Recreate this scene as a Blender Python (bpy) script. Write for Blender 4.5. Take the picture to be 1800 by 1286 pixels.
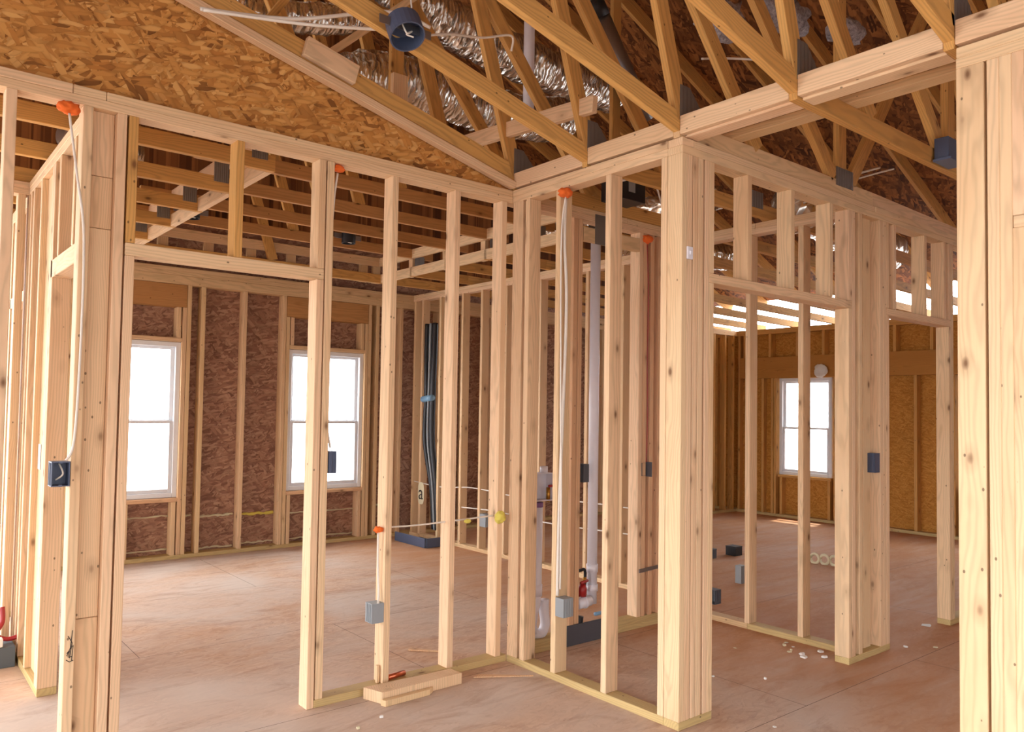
import bpy, bmesh, math, random
from mathutils import Vector, Matrix, Quaternion, noise
random.seed(7)
for o in list(bpy.data.objects): bpy.data.objects.remove(o)
S = bpy.context.scene
COL = S.collection
# ---------------------------------------------------------------- camera
F_PX = 1381.13
cam_d = bpy.data.cameras.new('camera'); cam = bpy.data.objects.new('camera', cam_d); COL.objects.link(cam)
cam_d.sensor_width = 36; cam_d.lens = 36*F_PX/1800; cam_d.shift_y = 22.78/1800; cam_d.clip_start = .05
YAW, PIT, ROL = .8844, .0377, .0154
fw = Vector((math.cos(YAW)*math.cos(PIT), math.sin(YAW)*math.cos(PIT), math.sin(PIT)))
rt = Vector((math.sin(YAW), -math.cos(YAW), 0)); up = rt.cross(fw)
rt, up = math.cos(ROL)*rt+math.sin(ROL)*up, -math.sin(ROL)*rt+math.cos(ROL)*up
cam.matrix_world = Matrix(((rt.x, up.x, -fw.x, -2.9355), (rt.y, up.y, -fw.y, -3.5963), (rt.z, up.z, -fw.z, 1.4707), (0, 0, 0, 1)))
S.camera = cam
SKY_LO, SKY_HI = 2.6, 9.0
# ---------------------------------------------------------------- daylight (overcast white sky) and exposure
W = bpy.data.worlds.new('sky'); S.world = W; W.use_nodes = True
nt = W.node_tree; nt.nodes.clear()
bg = nt.nodes.new('ShaderNodeBackground'); wo = nt.nodes.new('ShaderNodeOutputWorld')
# bright hazy sky on the left and window side (-x, +y), softer light from the right, pale ground below the horizon
tcw = nt.nodes.new('ShaderNodeTexCoord'); dt = nt.nodes.new('ShaderNodeVectorMath'); dt.operation = 'DOT_PRODUCT'
nt.links.new(tcw.outputs['Generated'], dt.inputs[0]); dt.inputs[1].default_value = (-.45, .88, .1)
mr = nt.nodes.new('ShaderNodeMapRange'); mr.interpolation_type = 'SMOOTHSTEP'; mr.inputs[1].default_value = -.15; mr.inputs[2].default_value = .75
mr.inputs[3].default_value = SKY_LO; mr.inputs[4].default_value = SKY_HI; nt.links.new(dt.outputs['Value'], mr.inputs[0])
sx = nt.nodes.new('ShaderNodeSeparateXYZ'); nt.links.new(tcw.outputs['Generated'], sx.inputs[0])
m2 = nt.nodes.new('ShaderNodeMapRange'); m2.inputs[1].default_value = -.04; m2.inputs[2].default_value = .02; m2.inputs[3].default_value = .45; m2.inputs[4].default_value = 1
nt.links.new(sx.outputs[2], m2.inputs[0])
mu = nt.nodes.new('ShaderNodeMath'); mu.operation = 'MULTIPLY'; 
d3 = nt.nodes.new('ShaderNodeVectorMath'); d3.operation = 'DOT_PRODUCT'; nt.links.new(tcw.outputs['Generated'], d3.inputs[0]); d3.inputs[1].default_value = (.98, .15, .1)
m3 = nt.nodes.new('ShaderNodeMapRange'); m3.interpolation_type = 'SMOOTHSTEP'; m3.inputs[1].default_value = .3; m3.inputs[2].default_value = .9; m3.inputs[4].default_value = 9
nt.links.new(d3.outputs['Value'], m3.inputs[0]); ad = nt.nodes.new('ShaderNodeMath'); ad.operation = 'ADD'
nt.links.new(mr.outputs[0], ad.inputs[0]); nt.links.new(m3.outputs[0], ad.inputs[1]); nt.links.new(ad.outputs[0], mu.inputs[0]); nt.links.new(m2.outputs[0], mu.inputs[1])
bg.inputs[0].default_value = (.97, .975, 1, 1); nt.links.new(mu.outputs[0], bg.inputs[1])
nt.links.new(bg.outputs[0], wo.inputs[0])
sd = bpy.data.lights.new('sun', 'SUN'); sd.energy = 5.0; sd.angle = .05; sd.color = (1, .93, .8)
sun = bpy.data.objects.new('sun', sd); COL.objects.link(sun)
sun.rotation_euler = Vector((-.30, -.06, -.95)).to_track_quat('-Z', 'Y').to_euler()
S.view_settings.view_transform = 'Standard'; S.view_settings.look = 'None'; S.view_settings.gamma = 1
S.view_settings.exposure = .5
S.cycles.use_denoising = True
S.cycles.max_bounces = 9; S.cycles.diffuse_bounces = 6; S.cycles.use_adaptive_sampling = True; S.cycles.adaptive_threshold = .02; S.cycles.transparent_max_bounces = 12
# ---------------------------------------------------------------- materials
def lin(c): return tuple(((v/255)/12.92 if v/255 <= .04045 else ((v/255+.055)/1.055)**2.4) for v in c)+(1,)
class NB:
    def __init__(s, name):
        s.m = bpy.data.materials.new(name); s.m.use_nodes = True; s.t = s.m.node_tree; s.n = s.t.nodes; s.n.clear()
        s.b = s.n.new('ShaderNodeBsdfPrincipled'); s.o = s.n.new('ShaderNodeOutputMaterial'); s.l(s.b.outputs[0], s.o.inputs[0])
    def l(s, a, b): s.t.links.new(a, b)
    def new(s, ty, **kw):
        n = s.n.new(ty)
        for k, v in kw.items(): setattr(n, k, v)
        return n
    def put(s, sock, v):
        if hasattr(v, 'is_output'): s.l(v, sock)
        else: sock.default_value = v
    def math(s, op, a, b=0, c=None):
        n = s.new('ShaderNodeMath', operation=op); s.put(n.inputs[0], a); s.put(n.inputs[1], b)
        if c is not None: s.put(n.inputs[2], c)
        return n.outputs[0]
    def vm(s, op, a, b):
        n = s.new('ShaderNodeVectorMath', operation=op); s.put(n.inputs[0], a); s.put(n.inputs[1], b); return n.outputs[0]
    def noise(s, vec, scale, detail=3, rough=.5, dist=0):
        n = s.new('ShaderNodeTexNoise'); s.l(vec, n.inputs['Vector']); n.inputs['Scale'].default_value = scale
        n.inputs['Detail'].default_value = detail; n.inputs['Roughness'].default_value = rough; n.inputs['Distortion'].default_value = dist
        return n.outputs[0]
    def vor(s, vec, scale, feat='F1', rnd=1):
        n = s.new('ShaderNodeTexVoronoi', feature=feat); s.l(vec, n.inputs['Vector']); n.inputs['Scale'].default_value = scale
        n.inputs['Randomness'].default_value = rnd; return n
    def ramp(s, f, pts):
        n = s.new('ShaderNodeValToRGB'); s.put(n.inputs[0], f); e = n.color_ramp.elements
        while len(e) < len(pts): e.new(.5)
        for i, (p, c) in enumerate(pts): e[i].position = p; e[i].color = c if len(c) == 4 else tuple(c)+(1,)
        return n.outputs[0]
    def mix(s, f, a, b, bt='MIX'):
        n = s.new('ShaderNodeMix', data_type='RGBA', blend_type=bt); s.put(n.inputs[0], f); s.put(n.inputs[6], a); s.put(n.inputs[7], b); return n.outputs[2]
    def bump(s, h, st=.3, d=.002):
        n = s.new('ShaderNodeBump'); n.inputs['Strength'].default_value = st; n.inputs['Distance'].default_value = d
        s.l(h, n.inputs['Height']); s.l(n.outputs[0], s.b.inputs['Normal'])
def simple(name, c, rough=.5, metal=0, spec=.5):
    k = NB(name); k.b.inputs['Base Color'].default_value = lin(c); k.b.inputs['Roughness'].default_value = rough
    k.b.inputs['Metallic'].default_value = metal
    tc = k.new('ShaderNodeTexCoord'); f = k.noise(tc.outputs['Object'], 14, 3)
    k.l(k.mix(k.math('MULTIPLY', f, .25), lin(c), lin(tuple(v*.78 for v in c))), k.b.inputs['Base Color'])
    return k.m
def wood(name, a, b, dark, knot=1.0, ringc=.35, spread=.5, stain=.25):
    k = NB(name); tc = k.new('ShaderNodeTexCoord'); oi = k.new('ShaderNodeObjectInfo')
    rv = k.new('ShaderNodeCombineXYZ'); r = oi.outputs['Random']
    k.l(k.math('MULTIPLY', r, 37.3), rv.inputs[0]); k.l(k.math('MULTIPLY', r, 91.7), rv.inputs[1]); k.l(k.math('MULTIPLY', r, 53.1), rv.inputs[2])
    P = k.vm('ADD', tc.outputs['Object'], rv.outputs[0])
    lo = k.vm('MULTIPLY', P, (7, 7, 1.3)); warp = k.noise(lo, 1, 3, .55)
    fine = k.noise(k.vm('MULTIPLY', P, (140, 140, 3)), 1, 3, .6)
    # growth rings about an axis off the board
    cx = k.new('ShaderNodeCombineXYZ'); k.l(k.math('MULTIPLY_ADD', k.math('FRACT', k.math('MULTIPLY', r, 7.7)), .12, .02), cx.inputs[0])
    k.l(k.math('MULTIPLY_ADD', k.math('FRACT', k.math('MULTIPLY', r, 17.3)), .12, -.06), cx.inputs[1])
    q = k.vm('ADD', tc.outputs['Object'], cx.outputs[0]); q = k.vm('MULTIPLY', q, (1, 1, .03))
    ln = k.new('ShaderNodeVectorMath', operation='LENGTH'); k.l(q, ln.inputs[0])
    d = k.math('ADD', ln.outputs['Value'], k.math('MULTIPLY', warp, .075))
    ring = k.math('MULTIPLY_ADD', k.math('SINE', k.math('MULTIPLY', d, k.math('MULTIPLY_ADD', k.math('FRACT', k.math('MULTIPLY', r, 41.3)), 450, 380))), .5, .5)
    rv2 = k.math('FRACT', k.math('MULTIPLY', r, 29.9))
    base = k.mix(k.math('MULTIPLY_ADD', k.math('SUBTRACT', rv2, .5), spread*2, .5), lin(a), lin(b))
    base = k.mix(k.math('MULTIPLY', k.math('POWER', ring, 2), ringc), base, lin(tuple(v*.74 for v in a)))
    base = k.mix(k.math('MULTIPLY', fine, .28), base, lin(tuple(v*.80 for v in b)))
    st = k.ramp(k.noise(k.vm('MULTIPLY', P, (5, 5, 1.1)), 1, 3), [(.5, (0, 0, 0)), (.75, (1, 1, 1))])
    base = k.mix(k.math('MULTIPLY', st, stain), base, lin(dark))
    v = k.vor(k.vm('MULTIPLY', P, (9, 9, 4.6)), 1)
    kn = k.ramp(v.outputs['Distance'], [(.0, (1, 1, 1)), (.05*knot, (1, 1, 1)), (.13*knot, (.25, .25, .25)), (.30*knot, (0, 0, 0))])
    rc = k.ramp(v.outputs['Color'], [(.42, (0, 0, 0)), (.44, (1, 1, 1))])
    base = k.mix(k.math('MULTIPLY', k.math('MULTIPLY', kn, rc), .85), base, lin((95, 58, 30)))
    v2 = k.vor(k.vm('MULTIPLY', P, (21, 21, 14)), 1)
    nl = k.ramp(v2.outputs['Distance'], [(.0, (1, 1, 1)), (.075, (1, 1, 1)), (.10, (0, 0, 0))])
    rc2 = k.ramp(v2.outputs['Color'], [(.60, (0, 0, 0)), (.61, (1, 1, 1))])
    base = k.mix(k.math('MULTIPLY', k.math('MULTIPLY', nl, rc2), .7), base, lin((60, 42, 30)))
    k.l(base, k.b.inputs['Base Color']); k.b.inputs['Roughness'].default_value = .72
    k.b.inputs['Specular IOR Level'].default_value = .25
    k.bump(k.math('ADD', fine, k.math('MULTIPLY', ring, .3)), .25, .001)
    return k.m
def osb(name, cols, ax=('X', 'Z'), sc=1.0, groove=.5, rough=.75, seam=None):
    k = NB(name); tc = k.new('ShaderNodeTexCoord'); P = tc.outputs['Object']
    sp = k.new('ShaderNodeSeparateXYZ'); k.l(P, sp.inputs[0])
    pl = k.new('ShaderNodeCombineXYZ'); k.l(sp.outputs[ax[0]], pl.inputs[0]); k.l(sp.outputs[ax[1]], pl.inputs[1])
    col = None; h = None
    wv = k.new('ShaderNodeTexNoise'); k.l(pl.outputs[0], wv.inputs['Vector']); wv.inputs['Scale'].default_value = 9
    pw = k.vm('ADD', pl.outputs[0], k.vm('MULTIPLY', wv.outputs['Color'], (.035, .035, 0)))
    for i, (an, sx, sy) in enumerate([(.35, 13, 55), (1.25, 16, 50), (-.75, 11, 44), (2.3, 20, 66), (.9, 9, 40), (-.2, 15, 60)]):
        mp = k.new('ShaderNodeMapping'); k.l(pw, mp.inputs[0]); mp.inputs['Rotation'].default_value = (0, 0, an)
        mp.inputs['Location'].default_value = (i*3.1, i*7.7, 0)
        v = k.vor(k.vm('MULTIPLY', mp.outputs[0], (sx*sc, sy*sc, 1)), 1)
        s3 = k.new('ShaderNodeSeparateColor'); k.l(v.outputs['Color'], s3.inputs[0])
        c = k.ramp(s3.outputs[0], [(j/(len(cols)-1), lin(q)) for j, q in enumerate(cols)])
        edge = k.ramp(v.outputs['Distance'], [(.45, (1, 1, 1)), (.85, (.45, .42, .4))])
        c = k.mix(groove, c, edge, 'MULTIPLY')
        if col is None: col = c; h = s3.outputs[1]
        else:
            m = k.ramp(s3.outputs[2], [(.52, (0, 0, 0)), (.56, (1, 1, 1))])
            col = k.mix(m, col, c); mm = k.new('ShaderNodeMix'); k.l(m, mm.inputs[0]); k.l(h, mm.inputs[2]); k.l(s3.outputs[1], mm.inputs[3]); h = mm.outputs[0]
    big = k.noise(pl.outputs[0], 2.2, 4)
    col = k.mix(k.math('MULTIPLY', big, .35), col, lin(tuple(v*.72 for v in cols[1])))
    if seam:
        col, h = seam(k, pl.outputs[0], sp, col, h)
    k.l(col, k.b.inputs['Base Color']); k.b.inputs['Roughness'].default_value = rough; k.b.inputs['Specular IOR Level'].default_value = .2
    k.bump(h, .25, .002)
    return k.m
def floor_seam(k, pl, sp, col, h):
    # weathered, dusty subfloor: long washed grain, drywall dust, then the sheet joints
    gr = k.noise(k.vm('MULTIPLY', pl, (2.2, 26, 1)), 1, 5, .65, .6)
    col = k.mix(k.ramp(gr, [(.35, (0, 0, 0)), (.7, (.75, .75, .75))]), col, lin((196, 152, 116)))
    du = k.noise(k.vm('MULTIPLY', pl, (.55, .9, 1)), 1, 4, .6, .8)
    col = k.mix(k.ramp(du, [(.36, (.15, .15, .15)), (.64, (.8, .8, .8))]), col, lin((204, 192, 180)))
    d2 = k.noise(k.vm('MULTIPLY', pl, (1.6, 5, 1)), 1, 6, .7, 1.0)
    col = k.mix(k.ramp(d2, [(.52, (0, 0, 0)), (.72, (.5, .5, .5))]), col, lin((140, 98, 68)))
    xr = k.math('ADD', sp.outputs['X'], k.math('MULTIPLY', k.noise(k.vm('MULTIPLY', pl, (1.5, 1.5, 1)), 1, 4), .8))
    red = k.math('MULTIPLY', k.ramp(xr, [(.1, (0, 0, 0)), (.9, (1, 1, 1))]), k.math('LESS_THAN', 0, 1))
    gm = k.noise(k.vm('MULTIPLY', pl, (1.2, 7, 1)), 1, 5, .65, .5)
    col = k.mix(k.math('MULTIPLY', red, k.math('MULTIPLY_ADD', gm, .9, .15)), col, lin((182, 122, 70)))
    def line(co, off, per, w=.0035):
        f = k.math('FRACT', k.math('DIVIDE', k.math('ADD', co, off), per))
        return k.math('LESS_THAN', f, w/per)
    y = k.math('ADD', sp.outputs['Y'], 0); x = k.math('ADD', sp.outputs['X'], 0)
    ly = line(y, 1.21+2.44, 1.22+.155)
    row = k.math('FLOOR', k.math('DIVIDE', k.math('ADD', y, 3.65), 1.375))
    lx = line(k.math('ADD', x, k.math('MULTIPLY', row, 1.22)), 4.04+.82, 2.44)
    ln = k.math('MAXIMUM', ly, lx)
    return k.mix(k.math('MULTIPLY', ln, .8), col, lin((50, 34, 24))), h
M = {}
M['stud'] = wood('stud_pine', (228, 198, 156), (232, 196, 160), (188, 138, 92), stain=.4)
M['stud2'] = wood('plate_pine', (224, 193, 146), (228, 192, 154), (188, 142, 94), stain=.4)
M['green'] = wood('treated_pine', (204, 180, 126), (196, 168, 116), (148, 122, 70), spread=.3)
M['red'] = wood('reddish_pine', (224, 184, 144), (218, 174, 134), (190, 128, 88))
M['truss'] = wood('truss_pine', (218, 170, 100), (204, 152, 86), (158, 108, 58), ringc=.5)
M['beam'] = wood('header_lumber', (196, 146, 92), (186, 136, 84), (140, 92, 50))
M['lvl'] = wood('engineered_beam', (190, 134, 66), (180, 124, 58), (146, 94, 42), knot=.3)
M['osb'] = osb('osb_panel', [(146, 92, 44), (204, 144, 76), (216, 160, 90), (226, 176, 108), (184, 122, 60), (212, 156, 86), (198, 138, 72), (120, 76, 38)], ('X', 'Z'), 1.0, .6)
M['osb_wall'] = osb('osb_sheathing', [(128, 92, 76), (156, 116, 96), (176, 136, 112), (190, 154, 128), (142, 104, 86)], ('X', 'Z'), .85, .5)
M['osb_side'] = osb('osb_side_sheathing', [(170, 112, 42), (190, 132, 58), (206, 148, 72), (184, 124, 48)], ('Y', 'Z'), 1.4, .25)
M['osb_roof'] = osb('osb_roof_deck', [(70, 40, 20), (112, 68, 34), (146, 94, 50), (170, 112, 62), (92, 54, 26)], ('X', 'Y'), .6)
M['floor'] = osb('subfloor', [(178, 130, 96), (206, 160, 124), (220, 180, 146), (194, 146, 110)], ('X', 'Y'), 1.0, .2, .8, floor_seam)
M['pvc'] = simple('white_pvc', (226, 224, 232), .35)
M['vinyl'] = simple('white_vinyl', (225, 228, 232), .4)
M['cable'] = simple('white_cable', (228, 220, 208), .5)
M['ycable'] = simple('yellow_cable', (205, 170, 60), .5)
M['foam'] = simple('orange_foam', (238, 112, 40), .9)
M['foam_y'] = simple('yellow_foam', (222, 206, 96), .9)
M['caulk'] = simple('cream_foam', (214, 204, 170), .9)
M['box'] = simple('grey_plastic', (146, 152, 156), .5)
M['box_d'] = simple('dark_grey_plastic', (78, 80, 88), .5)
M['box_b'] = simple('blue_grey_plastic', (74, 84, 108), .45)
M['black'] = simple('black_rubber', (26, 27, 32), .45)
M['blue'] = simple('blue_band', (120, 160, 190), .5)
M['steel'] = simple('galvanized_steel', (150, 148, 150), .38, .9)
M['plate'] = simple('gusset_steel', (132, 127, 124), .45, .6)
M['redm'] = simple('red_paint', (160, 34, 34), .4)
M['copper'] = simple('copper', (216, 120, 86), .3, .9)
M['brass'] = simple('brass', (190, 140, 60), .35, .9)
M['paper'] = simple('white_paper', (228, 226, 220), .8)
M['dark'] = simple('dark_slot', (28, 24, 24), .7)
M['ink'] = simple('ink', (44, 34, 30), .7)
M['purple'] = simple('purple_primer', (128, 92, 140), .5)
M['slate'] = simple('grey_block', (86, 94, 100), .7)
def foil():
    k = NB('duct_foil'); tc = k.new('ShaderNodeTexCoord'); P = tc.outputs['Object']
    n1 = k.noise(k.vm('MULTIPLY', P, (16, 7, 7)), 1, 0, .5, .6); v = k.vor(k.vm('MULTIPLY', P, (34, 9, 9)), 1)
    k.b.inputs['Base Color'].default_value = lin((226, 220, 210)); k.b.inputs['Metallic'].default_value = .92; k.b.inputs['Roughness'].default_value = .22
    k.bump(k.math('ADD', n1, k.math('MULTIPLY', v.outputs['Distance'], .7)), .9, .03); return k.m
M['foil'] = foil()
def fuzz():
    k = NB('grey_insulation'); tc = k.new('ShaderNodeTexCoord'); n1 = k.noise(tc.outputs['Object'], 40, 4, .7)
    k.l(k.ramp(n1, [(.3, lin((120, 112, 116))), (.7, lin((206, 200, 204)))]), k.b.inputs['Base Color']); k.b.inputs['Roughness'].default_value = .9
    k.bump(n1, 1, .02); return k.m
M['fuzz'] = fuzz()
def glass():
    k = NB('window_glass'); k.n.remove(k.b); t = k.new('ShaderNodeBsdfTransparent'); g = k.new('ShaderNodeBsdfGlossy'); g.inputs['Roughness'].default_value = .02
    mx = k.new('ShaderNodeMixShader'); mx.inputs[0].default_value = .06; k.l(t.outputs[0], mx.inputs[1]); k.l(g.outputs[0], mx.inputs[2]); k.l(mx.outputs[0], k.o.inputs[0]); return k.m
M['glass'] = glass()
M['siding'] = simple('pale_siding', (150, 158, 162), .7)
# ---------------------------------------------------------------- object helpers
def V(*a): return Vector(a)
def link(name, me, mat, parent=None):
    o = bpy.data.objects.new(name, me); COL.objects.link(o)
    if mat: me.materials.append(M[mat] if isinstance(mat, str) else mat)
    if parent is not None: o.parent = parent
    return o
def place(o, mw, parent):
    o.matrix_local = (Matrix.Translation(-parent.location) @ mw) if parent is not None else mw
def tag(o, label=None, cat=None, group=None, kind=None):
    if label: o['label'] = label
    if cat: o['category'] = cat
    if group: o['group'] = group
    if kind: o['kind'] = kind
    return o
def thing(name, label, cat, loc=(0, 0, 0), group=None, kind=None):
    o = bpy.data.objects.new(name, None); COL.objects.link(o); o.location = loc; o.empty_display_size = .1
    return tag(o, label, cat, group, kind)
def struct(name, loc=(0, 0, 0), label=None):
    o = bpy.data.objects.new(name, None); COL.objects.link(o); o.location = loc; return tag(o, label=label, kind='structure')
def boxmesh(w, t, l, bev=.0025):
    bm = bmesh.new(); bmesh.ops.create_cube(bm, size=1)
    bmesh.ops.scale(bm, vec=(w, t, l), verts=bm.verts)
    if bev and min(w, t, l) > bev*3: bmesh.ops.bevel(bm, geom=bm.edges[:], offset=bev, segments=1, affect='EDGES')
    return bm
def mesh(bm, name, smooth=False):
    me = bpy.data.meshes.new(name); bm.to_mesh(me); bm.free()
    if smooth:
        for p in me.polygons: p.use_smooth = True
    return me
def beam(name, p0, p1, side, w, t, mat, parent=None, bev=.0025):
    """board from p0 to p1 (centre line); w across `side`, t across the third axis; the mesh's own Z runs along the grain"""
    p0, p1 = Vector(p0), Vector(p1); z = (p1-p0); l = z.length; z.normalize(); x = Vector(side); x = (x-z*x.dot(z)).normalized(); y = z.cross(x)
    c = (p0+p1)/2
    mw = Matrix(((x.x, y.x, z.x, c.x), (x.y, y.y, z.y, c.y), (x.z, y.z, z.z, c.z), (0, 0, 0, 1)))
    o = link(name, mesh(boxmesh(w, t, l, bev), name), mat, parent); place(o, mw, parent); return o
def box(name, x0, x1, y0, y1, z0, z1, mat, parent=None, bev=.0025):
    dx, dy, dz = x1-x0, y1-y0, z1-z0; cx, cy, cz = (x0+x1)/2, (y0+y1)/2, (z0+z1)/2
    if dz >= dx and dz >= dy: return beam(name, (cx, cy, z0), (cx, cy, z1), (1, 0, 0), dx, dy, mat, parent, bev)
    if dx >= dy: return beam(name, (x0, cy, cz), (x1, cy, cz), (0, 1, 0), dy, dz, mat, parent, bev)
    return beam(name, (cx, y0, cz), (cx, y1, cz), (1, 0, 0), dx, dz, mat, parent, bev)
def flat(name, x0, x1, y0, y1, z0, z1, mat, parent=None):   # panel kept in world axes (object texture = world metres)
    bm = boxmesh(x1-x0, y1-y0, z1-z0, 0); o = link(name, mesh(bm, name), mat, parent)
    place(o, Matrix.Translation(((x0+x1)/2, (y0+y1)/2, (z0+z1)/2)), parent); return o
def tube_bm(bm, pts, r, n=12, cap=True, wob=0, seed=0):
    pts = [Vector(p) for p in pts]; rings = []; prev = None
    for i, p in enumerate(pts):
        d = (pts[min(i+1, len(pts)-1)]-pts[max(i-1, 0)]).normalized()
        a = prev if prev else (Vector((0, 0, 1)) if abs(d.z) < .9 else Vector((1, 0, 0)))
        a = (a-d*a.dot(d)).normalized(); prev = a; b = d.cross(a); rr = r[i] if isinstance(r, (list, tuple)) else r
        ring = []
        for k in range(n):
            an = 2*math.pi*k/n; q = rr
            if wob: q *= 1+wob*(noise.noise(Vector((i*.45+seed, 3*math.cos(an), 3*math.sin(an))))+.6*noise.noise(Vector((i*1.7+seed, 5*math.cos(an), 5*math.sin(an)))))
            ring.append(bm.verts.new(p+(a*math.cos(an)+b*math.sin(an))*q))
        rings.append(ring)
    for A, B in zip(rings, rings[1:]):
        for k in range(n): bm.faces.new((A[k], A[(k+1) % n], B[(k+1) % n], B[k]))
    if cap:
        bm.faces.new(rings[0][::-1]); bm.faces.new(rings[-1])
def smooth_path(pts, n=8):
    pts = [Vector(p) for p in pts]
    if len(pts) < 3: return pts
    out = []
    for i in range(len(pts)-1):
        p0 = pts[max(i-1, 0)]; p1 = pts[i]; p2 = pts[i+1]; p3 = pts[min(i+2, len(pts)-1)]
        for k in range(n):
            t = k/n
            out.append(.5*((2*p1)+(p2-p0)*t+(2*p0-5*p1+4*p2-p3)*t*t+(-p0+3*p1-3*p2+p3)*t**3))
    out.append(pts[-1]); return out
def tube(name, pts, r, mat, parent=None, n=12, sm=True, wob=0, seed=0, steps=8):
    bm = bmesh.new(); P = smooth_path(pts, steps) if sm else [Vector(p) for p in pts]
    c = P[0].copy(); tube_bm(bm, [p-c for p in P], r, n, True, wob, seed)
    o = link(name, mesh(bm, name, True), mat, parent); place(o, Matrix.Translation(c), parent); return o
def blob(name, c, r, mat, parent=None, sq=(1, 1, 1), amp=.25, seed=1, sub=3):
    bm = bmesh.new(); bmesh.ops.create_icosphere(bm, subdivisions=sub, radius=1)
    for v in bm.verts:
        k = 1+amp*noise.noise(v.co*2.1+Vector((seed, 0, 0)))+amp*.5*noise.noise(v.co*5+Vector((0, seed, 0)))
        v.co = Vector((v.co.x*sq[0], v.co.y*sq[1], v.co.z*sq[2]))*r*k
    o = link(name, mesh(bm, name, True), mat, parent); place(o, Matrix.Translation(c), parent); return o
T = .038; D = .089; H = 2.77; HB = 2.694
def at(seg, axis, fixed):
    pass
def wall_x(name, label, x0, x1, y, loc=None, top=True, z_top=H, kind=None, depth=D):
    r = thing(name, label, 'wall framing', ((x0+x1)/2, y+depth/2, 0)); r['wy'] = y; r['wd'] = depth
    return r
def stud_x(r, x, z0=T, z1=HB, name='stud', mat='stud', y=None, d=None, w=T, jog=0):
    y = r['wy'] if y is None else y; d = r['wd'] if d is None else d
    return box(name, x, x+w, y+jog, y+d+jog, z0, z1, mat, r)
def wall_y(name, label, x, y0, y1, depth=D):
    r = thing(name, label, 'wall framing', (x+depth/2, (y0+y1)/2, 0)); r['wx'] = x; r['wd'] = depth; return r
def stud_y(r, y, z0=T, z1=HB, name='stud', mat='stud', w=T, x=None, d=None):
    x = r['wx'] if x is None else x; d = r['wd'] if d is None else d
    return box(name, x, x+d, y, y+w, z0, z1, mat, r)
def plates_x(r, x0, x1, y, d=D, split=None, top=HB):
    box('top_plate', x0, x1, y, y+d, top, top+T, 'stud', r)
    if split:
        xs = [x0]+split+[x1]
        for a, b in zip(xs, xs[1:]): box('top_plate', a+.001, b-.001, y+random.uniform(-.003, .003), y+d, top+T, top+2*T, 'stud', r)
    else: box('top_plate', x0, x1, y, y+d, top+T, top+2*T, 'stud', r)
def plates_y(r, y0, y1, x, d=D, top=HB, split=None):
    box('top_plate', x, x+d, y0, y1, top, top+T, 'stud', r)
    ys = [y0]+(split or [])+[y1]
    for a, b in zip(ys, ys[1:]): box('top_plate', x+random.uniform(-.002, .002), x+d, a+.001, b-.001, top+T, top+2*T, 'stud', r)
# ================================================================ SETTING
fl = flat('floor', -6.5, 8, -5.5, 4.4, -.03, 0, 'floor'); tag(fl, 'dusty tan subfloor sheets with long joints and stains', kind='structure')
# roof deck: two slopes
def deck(name, pts, mat, lab):
    bm = bmesh.new(); n = Vector((0, 0, .012)); a = [bm.verts.new(Vector(p)) for p in pts]; b = [bm.verts.new(Vector(p)+n) for p in pts]
    bm.faces.new(a[::-1]); bm.faces.new(b)
    for i in range(len(a)): bm.faces.new((a[i], a[(i+1) % len(a)], b[(i+1) % len(a)], b[i]))
    o = link(name, mesh(bm, name), mat); return tag(o, lab, kind='structure')
SL = .42; ZE = 3.0; XE = 7.75; XR = -3.2
def zr(x): return ZE+(XE-x)*SL if x > XR else ZE+(XE-XR)*SL-(XR-x)*SL
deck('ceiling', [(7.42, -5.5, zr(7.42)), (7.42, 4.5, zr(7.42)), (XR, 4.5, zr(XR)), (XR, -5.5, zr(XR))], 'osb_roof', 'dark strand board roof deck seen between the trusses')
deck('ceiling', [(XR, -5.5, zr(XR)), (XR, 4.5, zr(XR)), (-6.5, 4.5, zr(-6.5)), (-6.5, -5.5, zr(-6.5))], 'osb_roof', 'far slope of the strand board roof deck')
def wallpanel(name, x0, x1, y0, y1, z0, z1, lab): tag(flat(name, x0, x1, y0, y1, z0, z1, 'osb_side'), lab, kind='structure')
wallpanel('wall_left_light_block', -6.5, -6.48, -5.5, 4.4, 2.6, 6.4, 'unseen upper left wall panel added to keep sky light out of the attic')  # unseen upper wall, added so daylight enters only low down
wallpanel('wall_front_light_block', -6.5, 1.2, -5.52, -5.5, 2.75, 7.6, 'unseen gable panel added behind the camera to block high sky light')  # unseen gable, added to darken the attic; left open below for daylight
wallpanel('wall_front_light_block', 1.2, 7.8, -5.52, -5.5, 0, 7.6, 'unseen wall panel added to dim the light reaching the right rooms')  # unseen, closed full height to cut daylight from behind on the right
wallpanel('wall_right_front', 7.22, 7.24, -5.5, -1.62, 0, 2.9, 'unseen front part of the right outside wall')
# ---------------- back wall (y = 4.2)
FY = 4.2; FD = .12
wb = struct('wall_back', (0, FY, 0), 'sheathed outside wall at the back with two bright windows')
def sheath_x(x0, x1, z0, z1): flat('sheathing', x0, x1, FY+FD, FY+FD+.012, z0, z1, 'osb_wall', wb)
W1 = (-1.50, -.63); W2 = (.45, 1.33); WZ = (.58, 2.055)
for a, b in ((-2.6, W1[0]), (W1[1], W2[0]), (W2[1], 7.25)): sheath_x(a, b, 0, 2.9)
for a, b in (W1, W2): sheath_x(a, b, 0, WZ[0]); sheath_x(a, b, WZ[1], 2.9)
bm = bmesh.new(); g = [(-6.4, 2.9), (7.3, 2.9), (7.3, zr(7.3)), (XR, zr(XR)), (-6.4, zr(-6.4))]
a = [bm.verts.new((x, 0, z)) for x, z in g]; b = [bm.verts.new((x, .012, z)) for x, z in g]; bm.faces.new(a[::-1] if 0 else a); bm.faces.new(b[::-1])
for i in range(5): bm.faces.new((a[i], b[i], b[(i+1) % 5], a[(i+1) % 5]))
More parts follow.
